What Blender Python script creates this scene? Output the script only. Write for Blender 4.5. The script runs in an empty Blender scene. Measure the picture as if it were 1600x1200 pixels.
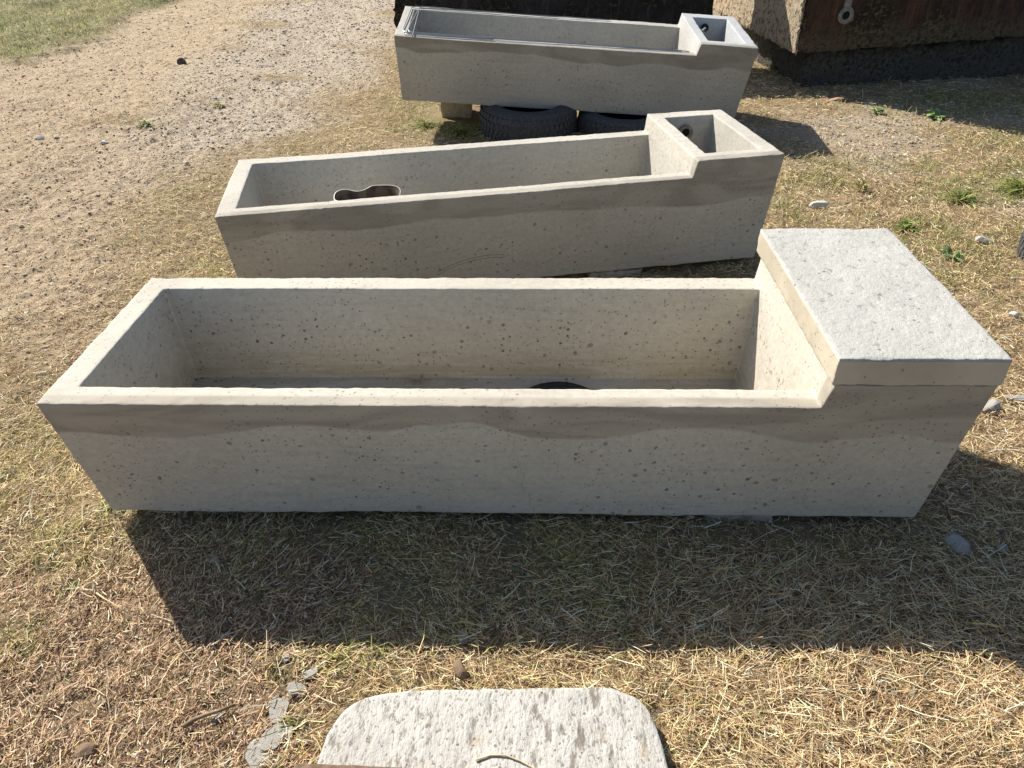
import bpy, math, random
import numpy as np
from mathutils import Matrix, Vector, Euler

random.seed(7)
RNG = np.random.default_rng(11)
S = bpy.context.scene
R = math.radians

# ------------------------------------------------------------------ camera
cd = bpy.data.cameras.new('camera'); cam = bpy.data.objects.new('camera', cd)
S.collection.objects.link(cam); S.camera = cam
cd.sensor_width = 36.0; cd.lens = 1151.4 / 1600 * 36.0
cd.clip_start = 0.02; cd.clip_end = 500
cam.location = (0, 0, 1.6)
cam.rotation_euler = (Matrix.Rotation(R(90 - 37.01), 3, 'X') @ Matrix.Rotation(R(0.32), 3, 'Z')).to_euler()

# ------------------------------------------------------------------ light
SUN_EL, SUN_AZ = 39.0, 46.0          # azimuth measured from +y towards -x
W = bpy.data.worlds.new('World'); S.world = W; W.use_nodes = True
nt = W.node_tree; bg = nt.nodes['Background']
sky = nt.nodes.new('ShaderNodeTexSky'); sky.sky_type = 'NISHITA'; sky.sun_disc = False
sky.sun_elevation = R(SUN_EL); sky.sun_rotation = R(-SUN_AZ)
sky.dust_density = 1.0; sky.ozone_density = 1.0
nt.links.new(sky.outputs[0], bg.inputs[0]); bg.inputs[1].default_value = 0.070
sd = bpy.data.lights.new('sun', 'SUN'); sun = bpy.data.objects.new('sun', sd); S.collection.objects.link(sun)
sd.energy = 4.65; sd.angle = R(0.5); sd.color = (1.0, 0.935, 0.84)
sdir = Vector((-math.sin(R(SUN_AZ)) * math.cos(R(SUN_EL)), math.cos(R(SUN_AZ)) * math.cos(R(SUN_EL)), math.sin(R(SUN_EL))))
sun.rotation_euler = sdir.to_track_quat('Z', 'Y').to_euler(); sun.location = (-6, 6, 8)
S.view_settings.view_transform = 'Standard'; S.view_settings.look = 'None'
S.view_settings.exposure = 0.92; S.view_settings.gamma = 1.0
S.cycles.max_bounces = 6

# ------------------------------------------------------------------ noise
def _hash(ix, iy, iz, seed):
    h = (ix.astype(np.int64) * 374761393 + iy.astype(np.int64) * 668265263 + iz.astype(np.int64) * 2147483647 + seed * 1274126177) & 0xffffffff
    h = ((h ^ (h >> 13)) * 1274126177) & 0xffffffff
    h = ((h ^ (h >> 16)) * 2246822519) & 0xffffffff
    return ((h ^ (h >> 15)) & 0xffffff) / float(0xffffff)

def vnoise3(P, f, seed=0):
    Q = P * f; I = np.floor(Q).astype(np.int64); F = Q - I; F = F * F * (3 - 2 * F)
    out = 0
    for a in (0, 1):
        wa = F[..., 0] if a else 1 - F[..., 0]
        for b in (0, 1):
            wb = F[..., 1] if b else 1 - F[..., 1]
            for c in (0, 1):
                wc = F[..., 2] if c else 1 - F[..., 2]
                out = out + wa * wb * wc * _hash(I[..., 0] + a, I[..., 1] + b, I[..., 2] + c, seed)
    return out * 2 - 1

def vnoise2(x, y, f, seed=0):
    qx, qy = x * f, y * f
    ix = np.floor(qx).astype(np.int64); iy = np.floor(qy).astype(np.int64)
    fx = qx - ix; fy = qy - iy; fx = fx * fx * (3 - 2 * fx); fy = fy * fy * (3 - 2 * fy)
    z = np.zeros_like(ix)
    n = lambda a, b: _hash(ix + a, iy + b, z, seed)
    return ((n(0, 0) * (1 - fx) + n(1, 0) * fx) * (1 - fy) + (n(0, 1) * (1 - fx) + n(1, 1) * fx) * fy) * 2 - 1

def fbm2(x, y, f, seed=0, o=3):
    s = 0; a = 1; t = 0
    for k in range(o):
        s = s + a * vnoise2(x + 3.1 * k, y - 1.7 * k, f * 2.03 ** k, seed + k); t += a; a *= .55
    return s / t

def sst(a, b, x):
    t = np.clip((x - a) / (b - a), 0, 1); return t * t * (3 - 2 * t)

# ------------------------------------------------------------------ object helpers
def link(o, parent=None):
    S.collection.objects.link(o)
    if parent is not None: o.parent = parent
    return o

def tag(o, label=None, cat=None, group=None, kind=None):
    if label: o['label'] = label
    if cat: o['category'] = cat
    if group: o['group'] = group
    if kind: o['kind'] = kind
    return o

def empty(name, loc=(0, 0, 0), rot=(0, 0, 0)):
    o = bpy.data.objects.new(name, None); o.location = loc; o.rotation_euler = rot; o.empty_display_size = .1
    return link(o)

def mesh_np(name, V, F, mat, smooth=True, parent=None, col=None, corner_n=None):
    """V (n,3); F (m,k) uniform faces"""
    me = bpy.data.meshes.new(name); V = np.asarray(V, np.float32); F = np.asarray(F, np.int32)
    k = F.shape[1]
    me.vertices.add(len(V)); me.vertices.foreach_set('co', V.ravel())
    me.loops.add(F.size); me.loops.foreach_set('vertex_index', F.ravel())
    me.polygons.add(len(F)); me.polygons.foreach_set('loop_start', np.arange(0, F.size, k, dtype=np.int32))
    me.polygons.foreach_set('loop_total', np.full(len(F), k, np.int32))
    me.polygons.foreach_set('use_smooth', np.full(len(F), smooth, bool))
    me.update(calc_edges=True)
    if col is not None:
        a = me.color_attributes.new('tint', 'FLOAT_COLOR', 'POINT')
        c = np.ones((len(V), 4), np.float32); c[:, :3] = col; a.data.foreach_set('color', c.ravel())
    me.materials.append(mat)
    o = bpy.data.objects.new(name, me)
    return link(o, parent)

def mesh_py(name, V, F, mat, smooth=False, parent=None):
    me = bpy.data.meshes.new(name); me.from_pydata([tuple(v) for v in V], [], [tuple(f) for f in F]); me.update()
    for p in me.polygons: p.use_smooth = smooth
    me.materials.append(mat); o = bpy.data.objects.new(name, me)
    return link(o, parent)

def tube(name, pts, r, mat, parent=None, seg=6, taper=1.0, closed=False):
    pts = [Vector(p) for p in pts]; V = []; F = []; n = len(pts)
    for i, p in enumerate(pts):
        t = (pts[(i + 1) % n] - pts[i - 1]) if closed else (pts[min(i + 1, n - 1)] - pts[max(i - 1, 0)])
        t.normalize(); a = t.orthogonal().normalized()
        up = Vector((0, 0, 1)) if abs(t.z) < .9 else Vector((1, 0, 0))
        a = t.cross(up).normalized(); b = t.cross(a)
        rr = r * (1 + (taper - 1) * i / max(1, n - 1))
        for k in range(seg):
            an = 2 * math.pi * k / seg; V.append(p + rr * (math.cos(an) * a + math.sin(an) * b))
    for i in range(n if closed else n - 1):
        for k in range(seg):
            j = (i + 1) % n
            F.append((i * seg + k, i * seg + (k + 1) % seg, j * seg + (k + 1) % seg, j * seg + k))
    if not closed:
        F.append(tuple(range(seg))[::-1]); F.append(tuple((n - 1) * seg + k for k in range(seg)))
    return mesh_py(name, V, F, mat, True, parent)

# ------------------------------------------------------------------ materials
class NT:
    def __init__(s, name, rough=.8):
        s.m = bpy.data.materials.new(name); s.m.use_nodes = True; s.t = s.m.node_tree
        s.b = s.t.nodes['Principled BSDF']; s.b.inputs['Roughness'].default_value = rough
        s.b.inputs['Specular IOR Level'].default_value = .25
        s.co = s.t.nodes.new('ShaderNodeTexCoord').outputs['Object']
    def n(s, ty, **k):
        x = s.t.nodes.new('ShaderNode' + ty)
        for a, v in k.items(): setattr(x, a, v)
        return x
    def L(s, a, b): s.t.links.new(a, b)
    def inp(s, node, i, v):
        if hasattr(v, 'is_output'): s.L(v, node.inputs[i])
        else: node.inputs[i].default_value = v
    def map(s, sc=(1, 1, 1), loc=(0, 0, 0), rot=(0, 0, 0)):
        x = s.n('Mapping'); s.L(s.co, x.inputs[0]); x.inputs['Scale'].default_value = sc; x.inputs['Location'].default_value = loc
        x.inputs['Rotation'].default_value = rot
        return x.outputs[0]
    def noise(s, f, det=3, v=None, rough=.55, dist=0):
        x = s.n('TexNoise'); s.L(v or s.co, x.inputs['Vector']); x.inputs['Scale'].default_value = f
        x.inputs['Detail'].default_value = det; x.inputs['Roughness'].default_value = rough; x.inputs['Distortion'].default_value = dist
        return x.outputs['Fac']
    def vor(s, f, v=None, feat='F1'):
        x = s.n('TexVoronoi', feature=feat); s.L(v or s.co, x.inputs['Vector']); x.inputs['Scale'].default_value = f
        return x
    def math(s, op, a, b=0.0, clamp=False):
        x = s.n('Math', operation=op, use_clamp=clamp); s.inp(x, 0, a); s.inp(x, 1, b); return x.outputs[0]
    def rng(s, v, a, b, c=0.0, d=1.0, sm=True):
        x = s.n('MapRange', interpolation_type='SMOOTHSTEP' if sm else 'LINEAR'); s.inp(x, 0, v)
        for i, q in enumerate((a, b, c, d)): s.inp(x, i + 1, q)
        return x.outputs[0]
    def mix(s, f, a, b, mode='MIX'):
        x = s.n('Mix', data_type='RGBA', blend_type=mode); s.inp(x, 0, f)
        for i, q in ((6, a), (7, b)):
            if hasattr(q, 'is_output'): s.L(q, x.inputs[i])
            else: x.inputs[i].default_value = (*q, 1)
        return x.outputs[2]
    def bump(s, h, dist=.002, st=1.0, prev=None):
        x = s.n('Bump'); x.inputs['Distance'].default_value = dist; x.inputs['Strength'].default_value = st
        s.L(h, x.inputs['Height'])
        if prev is not None: s.L(prev, x.inputs['Normal'])
        return x.outputs[0]
    def col(s, c):
        if hasattr(c, 'is_output'): s.L(c, s.b.inputs['Base Color'])
        else: s.b.inputs['Base Color'].default_value = (*c, 1)
        return s
    def nor(s, n): s.L(n, s.b.inputs['Normal']); return s
    def sep(s):
        x = s.n('SeparateXYZ'); s.L(s.co, x.inputs[0]); return x.outputs

def pores(m, f, thr, lo, hi, seed):
    """round pits of random size; returns mask"""
    w = m.map(loc=(seed * 1.37, seed * .71, seed * 2.3))
    wob = m.noise(f * 1.1, 2, w)
    add = m.n('VectorMath', operation='ADD'); m.L(w, add.inputs[0])
    sc = m.n('VectorMath', operation='SCALE'); c = m.n('CombineXYZ')
    for i in range(3): m.L(wob, c.inputs[i])
    m.L(c.outputs[0], sc.inputs[0]); sc.inputs['Scale'].default_value = .35 / f; m.L(sc.outputs[0], add.inputs[1])
    v = m.vor(f, add.outputs[0])
    sepc = m.n('SeparateColor'); m.L(v.outputs['Color'], sepc.inputs[0])
    r = m.rng(sepc.outputs[0], thr, 1.0, lo, hi, False)
    on = m.math('GREATER_THAN', sepc.outputs[0], thr)
    d = m.math('SUBTRACT', r, v.outputs['Distance'])
    mask = m.rng(d, 0.0, .06)
    return m.math('MULTIPLY', mask, on), sepc.outputs[1]

def concrete(name, seed, base=(.45, .41, .335), tone2=(.36, .33, .27), band=None, H=.42, sky_tint=False):
    m = NT(name, .85)
    X, Y, Z = m.sep()
    off = m.map(loc=(seed * 3.3, seed * 1.9, seed * .7))
    big = m.noise(2.2, 4, off)
    fine = m.noise(60, 4, off, .65)
    c = m.mix(m.rng(big, .35, .7), base, tone2)
    # trowel streaks along the length
    st = m.noise(14, 4, m.map((.22, 1, 2.6), (seed, 0, 0), (0, R(2), 0)), .6, 1.2)
    c = m.mix(m.rng(st, .46, .78, 0, .4), c, tuple(x * .80 for x in tone2))
    c = m.mix(m.rng(st, .42, .25, 0, .25), c, tuple(min(1, x * 1.14) for x in base))
    fineamt = m.rng(fine, .3, .7, .88, 1.1, False)
    cc = m.n('CombineColor')
    for i in range(3): m.L(fineamt, cc.inputs[i])
    c = m.mix(1.0, c, cc.outputs[0], 'MULTIPLY')
    if band:
        # darker skim of plaster smeared along the top of the outside faces
        wv = m.n('CombineXYZ'); m.L(X, wv.inputs[0]); wv.inputs[1].default_value = seed * 5.3; wv.inputs[2].default_value = 0
        w1 = m.noise(band[1], 2, wv.outputs[0], .5)
        w2 = m.noise(9, 3, off, .5)
        lim = m.math('ADD', m.math('ADD', m.math('MULTIPLY', w1, band[2]), band[0] - band[2] * .5), m.math('MULTIPLY', m.math('SUBTRACT', w2, .5), .016))
        bm = m.rng(m.math('SUBTRACT', Z, lim), -.003, .006)
        outer = m.rng(Y, .045, .03)
        bm = m.math('MULTIPLY', bm, outer)
        sw = m.noise(6, 5, m.map((.45, 1, 1.5), (seed * 2, 0, 0), (0, R(-10), 0)), .55, 1.1)
        dark = m.mix(m.rng(sw, .36, .64), tuple(x * q for x, q in zip(tone2, (.58, .56, .53))), tuple(x * q for x, q in zip(tone2, (.84, .82, .79))))
        c = m.mix(m.math('MULTIPLY', bm, .82), c, dark)
        c = m.mix(m.math('MULTIPLY', m.rng(m.math('ABSOLUTE', m.math('SUBTRACT', Z, lim)), 0.006, .0, 0, .16), outer), c, tuple(x * .55 for x in tone2))
    if sky_tint:  # bluish sky reflection on the tank end, painted into the concrete colour
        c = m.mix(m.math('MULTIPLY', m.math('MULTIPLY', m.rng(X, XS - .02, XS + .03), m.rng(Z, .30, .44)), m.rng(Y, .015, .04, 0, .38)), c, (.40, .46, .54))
    # yellow brown water stains low on the inner walls
    inn = m.math('MULTIPLY', m.rng(Y, .05, .09), m.math('MULTIPLY', m.rng(Z, .24, .12), m.rng(st, .35, .6, .1, .75)))
    c = m.mix(m.math('MULTIPLY', inn, .7), c, (.34, .29, .19))
    wig = m.math('SUBTRACT', m.noise(22, 4, off), .5)
    if seed == 1:      # hairline crack running down the front
        cx_ = m.math('ADD', m.math('ADD', m.math('MULTIPLY', m.math('SUBTRACT', .356, Z), .19), 1.155), m.math('MULTIPLY', wig, .05))
        k = m.rng(m.math('ABSOLUTE', m.math('SUBTRACT', X, cx_)), .0017, .0004)
        cz_ = m.math('ADD', m.math('ADD', m.math('MULTIPLY', m.math('SUBTRACT', X, 1.0), -.10), .352), m.math('MULTIPLY', wig, .05))
        k2_ = m.math('MULTIPLY', m.rng(m.math('ABSOLUTE', m.math('SUBTRACT', Z, cz_)), .0017, .0004), m.math('MULTIPLY', m.math('GREATER_THAN', X, .93), m.math('LESS_THAN', X, 1.42)))
        c = m.mix(m.math('MULTIPLY', m.math('MAXIMUM', k, k2_), m.rng(Y, .075, .06, 0, .32)), c, (.13, .11, .09))
    if seed == 3:      # two curved brown scrapes on the front
        d_ = m.math('SUBTRACT', X, 1.06); q_ = m.math('MULTIPLY', m.math('MULTIPLY', d_, d_), -1.17)
        rngx = m.math('MULTIPLY', m.math('GREATER_THAN', X, .83), m.math('LESS_THAN', X, 1.12))
        a1 = m.rng(m.math('ABSOLUTE', m.math('SUBTRACT', Z, m.math('ADD', q_, .140))), .0030, .0010)
        a2 = m.rng(m.math('ABSOLUTE', m.math('SUBTRACT', Z, m.math('ADD', q_, .127))), .0026, .0010)
        c = m.mix(m.math('MULTIPLY', m.math('MAXIMUM', a1, a2), m.math('MULTIPLY', rngx, m.rng(Y, .075, .06, 0, .7))), c, (.20, .145, .10))
    p1, r1 = pores(m, 44, .42, .04, .27, seed)
    p2, r2 = pores(m, 95, .50, .07, .32, seed + 3)
    p3, r3 = pores(m, 22, .66, .08, .21, seed + 6)
    dens = m.noise(3.1, 2, off)
    zf = m.rng(Z, .40, .26)                      # fewer pits in the trowelled top
    k1 = m.math('MULTIPLY', p1, m.math('MULTIPLY', m.rng(dens, .38, .56, .12, 1), m.math('ADD', m.math('MULTIPLY', zf, .6), .4)))
    k2 = m.math('MULTIPLY', p2, m.rng(dens, .35, .6, .25, .8))
    k3 = m.math('MULTIPLY', p3, m.math('MULTIPLY', zf, .75))
    pit = m.math('MAXIMUM', m.math('MAXIMUM', k1, k2), k3)
    pc = m.mix(r1, (.10, .085, .07), (.22, .19, .15))
    c = m.mix(m.math('MULTIPLY', pit, .82), c, pc)
    m.col(c)
    h = m.math('ADD', m.math('MULTIPLY', fine, .25), m.math('MULTIPLY', pit, -1.0))
    h = m.math('ADD', h, m.math('MULTIPLY', st, .12))
    m.nor(m.bump(h, .0022, .9))
    m.L(m.rng(fine, .3, .7, .75, .95), m.b.inputs['Roughness'])
    return m.m

def rough_slab_mat(name, base, dark, seed):
    m = NT(name, .9)
    off = m.map((1, .30, 1), (seed, seed * .5, 0)); o2 = m.map((1, .55, 1), (seed * 2, 0, 0))
    a = m.noise(62, 4, off, .62); b = m.noise(150, 3, o2, .6); big = m.noise(5, 3, m.map()); e = m.noise(20, 4, o2, .6)
    c = m.mix(m.rng(big, .35, .65), base, tuple(x * .88 for x in base))
    c = m.mix(m.math('MULTIPLY', m.rng(a, .535, .63, 0, .85), m.rng(e, .38, .55, .25, 1)), c, dark)
    c = m.mix(m.rng(b, .565, .65, 0, .8), c, dark)
    c = m.mix(m.math('MULTIPLY', m.rng(e, .60, .68, 0, .7), m.rng(big, .45, .55)), c, (.36, .30, .22))
    c = m.mix(m.rng(a, .42, .34, 0, .5), c, tuple(min(.85, x * 1.15) for x in base))
    p, r = pores(m, 90, .82, .04, .34, seed)
    c = m.mix(m.math('MULTIPLY', p, .7), c, tuple(x * .6 for x in dark))
    m.col(c)
    h = m.math('ADD', m.math('MULTIPLY', a, -1.0), m.math('MULTIPLY', b, -.6)); h = m.math('SUBTRACT', h, m.math('MULTIPLY', p, .4))
    m.nor(m.bump(h, .005, .9)); return m.m

def simple(name, c, rough=.8, f=40, var=.25, bump=.001, metal=0):
    m = NT(name, rough); n = m.noise(f, 4); c2 = tuple(x * (1 - var) for x in c)
    m.col(m.mix(m.rng(n, .35, .65), c, c2)); m.b.inputs['Metallic'].default_value = metal
    if bump: m.nor(m.bump(n, bump))
    return m.m

def tinted(name, rough=.75, trans=0.0, f=30, var=.3):
    m = NT(name, rough); a = m.n('Attribute', attribute_name='tint'); n = m.noise(f, 2)
    k = m.rng(n, .3, .7, 1 - var, 1.05, False); cc = m.n('CombineColor')
    for i in range(3): m.L(k, cc.inputs[i])
    c = m.mix(1.0, a.outputs['Color'], cc.outputs[0], 'MULTIPLY'); m.col(c)
    if trans:
        tr = m.n('BsdfTranslucent'); m.L(c, tr.inputs['Color']); mx = m.n('MixShader'); mx.inputs[0].default_value = trans
        m.L(m.b.outputs[0], mx.inputs[1]); m.L(tr.outputs[0], mx.inputs[2])
        m.L(mx.outputs[0], m.t.nodes['Material Output'].inputs['Surface'])
    return m.m

# ------------------------------------------------------------------ the ground
def slope(x, y): return .018 * x - .025 * (np.clip(y, -3, 14) - 1.4) + .02
EDX = np.array([-.0, .75, 2.15, 2.89, 3.77, 4.72, 5.26, 7.79, 11., 14.]); EDV = np.array([-1.9, -1.82, -1.76, -1.86, -1.92, -1.75, -1.46, -1.28, -1.40, -1.5])
def zones(x, y):
    """soft masks of what covers the ground at x, y"""
    n1 = fbm2(x, y, 1.3, 5); n2 = fbm2(x, y, 4.0, 9)
    edge = np.interp(y, EDX, EDV)
    track = sst(.35, -.35, x - edge + n1 * .55 + n2 * .2)             # bare soil track
    lawn = sst(-.2, .25, np.minimum(-x - 4.65, (y - 7.45) * .7) + n1 * .35 + n2 * .15)
    lawn = lawn * (x < -2.5)
    track = track * (1 - lawn) * (1 - .75 * sst(.30, .55, fbm2(x * .8, y * 1.3, 1.25, 17) + .25 * n2) * sst(2.5, 3.5, y))
    grav_l = track * sst(.9, .1, np.abs(x - (-1.75 - .10 * (y - 5))) - .35 + n1 * .35) * sst(3.6, 5.0, y)
    right = sst(1.15, 1.5, x + n2 * .12) * sst(1.7, 2.2, y) + sst(1.0, 1.4, x) * (y > 2.2) * 0
    grav_r = right * sst(-.25, .35, n1 + fbm2(x, y, 2.2, 31) * .7 - .28 + .25 * sst(3.2, 4.6, y) - .1 * sst(3, 2, y))
    green = np.clip(sst(.05, .5, fbm2(x, y, 1.7, 44) + .45 * n2) + .55 * right * sst(2.4, 3.2, y) * sst(-.2, .3, fbm2(x, y, 3.1, 47)), 0, 1)
    gr_spot = np.zeros_like(x)
    for (cx, cy, rx, ry, k) in ((2.65, 3.88, .62, .24, 1.1), (3.3, 4.1, .7, .45, 1.), (2.4, 7.0, .3, .25, 1.), (3.3, 5.65, .9, .42, 1.0), (1.75, 4.1, .25, .2, .7), (2.2, 4.35, .6, .2, .55), (1.95, 3.1, .5, .35, .5), (2.75, 3.3, .6, .4, .55), (3.4, 4.8, .7, .35, .7), (-.45, 5.3, .45, .45, 1.0), (-.75, 5.9, .3, .5, .7),
                            (-1.25, 1.05, .15, .1, .6), (-1.45, 1.9, .25, .3, .3), (-.45, 1.0, .18, .08, .6), (2.2, 3.35, .4, .3, .5), (-1.2, 1.35, .18, .14, .55), (1.45, 3.75, .15, .3, .7), (-1.3, 3.1, .3, .5, .4)):
        gr_spot = np.maximum(gr_spot, k * sst(1.25, .35, np.hypot((x - cx) / rx, (y - cy) / ry) + n2 * .4))
    gold = sst(.3, .55, x + n1 * .1) * sst(1.35, 1.15, y)             # long straw, lower right
    brown = sst(-.25, -.5, x + n1 * .15) * sst(1.45, 1.15, y + n2 * .15)   # chopped brown litter, lower left
    return dict(track=track, lawn=lawn, grav_l=grav_l, right=right, grav_r=grav_r, green=green, spot=gr_spot, gold=gold, brown=brown, n1=n1, n2=n2)

def relief(x, y, z=None):
    z = z or zones(x, y)
    h = slope(x, y) + .012 * z['n1'] + .006 * z['n2'] + .008 * fbm2(x, y, 9, 71, 2)
    c = fbm2(x, y, 26, 81, 3)
    rg = 1 - np.abs(fbm2(x, y, 15, 91, 3))
    rough_amt = .004 + .0075 * np.clip(z['track'] + z['brown'] * .5, 0, 1) * (1 - .5 * sst(5, 8, y))
    h = h + rough_amt * (c * 1.3 + (rg - .7) * 1.2)
    h = h + .045 * z['lawn'] * (1 + 1.6 * fbm2(x, y, 2.2, 61, 2))
    # wheel ruts of the track
    d = x - np.interp(y, EDX, EDV)
    h = h - .02 * z['track'] * np.exp(-((d + .8) / .22) ** 2) - .015 * z['track'] * np.exp(-((d + 2.3) / .3) ** 2)
    return h

def build_ground():
    nu, ny = 680, 860
    u = np.concatenate([-np.geomspace(1.0, 40, 26)[::-1][:-1], np.linspace(-1, 1, nu), np.geomspace(1, 40, 26)[1:]])
    yn = -.0 + .55 * (np.exp(np.linspace(0, 1, ny) * math.log((13.5 + .55) / .55)) - 1) 
    y = np.concatenate([np.linspace(-60, -.25, 26), yn, np.geomspace(13.8, 120, 24)])
    U, Y = np.meshgrid(u, y)
    X = U * (1.35 + .70 * np.clip(Y, 0, 14) + 0 * U)
    z = zones(X, Y)
    Z = relief(X, Y, z)
    # colour of the earth itself
    soil = np.array([.47, .375, .25]); soil2 = np.array([.37, .285, .18]); litter = np.array([.26, .18, .11]); gv = np.array([.43, .39, .33])
    dry = np.array([.33, .25, .14]); grn = np.array([.15, .155, .06])
    n = fbm2(X, Y, 7, 201, 4)[..., None] * .5 + .5
    c = dry * (1 - .3 * n) + 0 * n
    def over(c, m, q): return c * (1 - m[..., None]) + q * m[..., None]
    c = over(c, z['track'], soil * (1 - n) + soil2 * n)
    c = over(c, z['grav_l'] * .55, gv)
    c = over(c, z['grav_r'] * .7, gv * .85 * (1 - n) + soil * n)
    c = over(c, z['brown'] * .7, litter * (1.2 - .5 * n))
    c = over(c, z['gold'] * .7, litter)
    c = over(c, z['lawn'] * .8, grn * 1.2)
    c = over(c, z['spot'] * .5, grn)
    m = NT('earth', .95); a = m.n('Attribute', attribute_name='tint')
    n1 = m.noise(45, 5, None, .7); n2 = m.noise(170, 4, None, .7); n3 = m.noise(9, 4)
    cc = m.mix(m.rng(n1, .45, .72, 0, .5), a.outputs['Color'], (.16, .12, .08))
    cc = m.mix(m.rng(n2, .52, .7, 0, .45), cc, (.46, .38, .29))
    cc = m.mix(m.rng(n3, .5, .7, 0, .25), cc, (.14, .10, .065))
    m.col(cc); m.nor(m.bump(m.math('ADD', n1, m.math('MULTIPLY', n2, .5)), .012, 1.0))
    V = np.stack([X, Y, Z], -1).reshape(-1, 3); w = len(u); h = len(y)
    i = np.arange(h - 1)[:, None] * w + np.arange(w - 1)[None]
    F = np.stack([i, i + 1, i + w + 1, i + w], -1).reshape(-1, 4)
    o = mesh_np('ground', V, F, m.m, True, None, c.reshape(-1, 3)); tag(o, kind='structure')
build_ground()

# ------------------------------------------------------------------ troughs
TR = [(-1.161, 1.396, .050, -1.28, -1.08, -1.47), (-1.131, 2.613, -.008, 9.22, -1.36, -1.69), (-.771, 4.999, .149, .66, 3.4, 4.59)]
def trmat(i):
    x, y, z, yw, pi_, ro = TR[i]
    return Matrix.Translation((x, y, z)) @ Matrix.Rotation(R(yw), 4, 'Z') @ Matrix.Rotation(R(pi_), 4, 'Y') @ Matrix.Rotation(R(ro), 4, 'X')
Lt, Wd, H, HS, XS, DX, EX0, EX1, EY, T, TL, TA, TB = 2.285, .670, .419, .074, 1.906, .012, .028, .015, .056, .075, .072, .061, .066

class Patches:
    def __init__(s, step=.009): s.V = []; s.F = []; s.n = 0; s.E = []; s.step = step
    def quad(s, a, b, c, d, nu, nv, ed=(1, 1, 1, 1)):
        """a->b along u, a->d along v.  ed flags: which borders are real edges (v0, u1, v1, u0)"""
        a, b, c, d = (np.array(q, float) for q in (a, b, c, d))
        u = np.linspace(0, 1, nu + 1)[None, :, None]; v = np.linspace(0, 1, nv + 1)[:, None, None]
        P = (a * (1 - u) + b * u) * (1 - v) + (d * (1 - u) + c * u) * v
        i = (np.arange(nv)[:, None] * (nu + 1) + np.arange(nu)[None]) + s.n
        s.F.append(np.stack([i, i + 1, i + nu + 2, i + nu + 1], -1).reshape(-1, 4))
        s.V.append(P.reshape(-1, 3)); s.n += (nu + 1) * (nv + 1)
    def arrays(s):
        V = np.concatenate(s.V); F = np.concatenate(s.F)
        key = np.round(V * 20000).astype(np.int64); _, idx, inv = np.unique(key, axis=0, return_index=True, return_inverse=True)
        return V[idx], inv.reshape(-1)[F]

def rough_obj(name, P, mat, parent, seed, amp=(.0022, .0006, .0005), bevel=.004, edge_segs=None, edge_amp=.0010):
    V, F = P.arrays()
    def nz(f, s): return np.stack([vnoise3(V, f, seed * 10 + s + k) for k in range(3)], -1)
    D = nz(2.5, 1) * amp[0] + nz(14, 4) * amp[1] + nz(60, 7) * amp[2]
    if edge_segs:
        dist = np.full(len(V), 9.)
        for a, b in edge_segs:
            a = np.array(a, float); b = np.array(b, float); ab = b - a
            t = np.clip(((V - a) @ ab) / (ab @ ab), 0, 1); dist = np.minimum(dist, np.linalg.norm(V - a - t[:, None] * ab, axis=1))
        w = np.exp(-(dist / .008) ** 2)[:, None]
        bite = sst(.42, .8, vnoise3(V, 16, seed * 10 + 40)) + sst(.5, .8, vnoise3(V, 45, seed * 10 + 41)) * .6
        D[:, 2] -= w[:, 0] * bite * edge_amp * 3.2
        D = D + w * (nz(45, 20) + .7 * nz(95, 23)) * edge_amp
    o = mesh_np(name, V + D, F, mat, True, parent)
    if bevel:
        b = o.modifiers.new('bevel', 'BEVEL'); b.width = bevel; b.segments = 2; b.limit_method = 'ANGLE'; b.angle_limit = R(48)
        b.use_clamp_overlap = True
    return o

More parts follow.
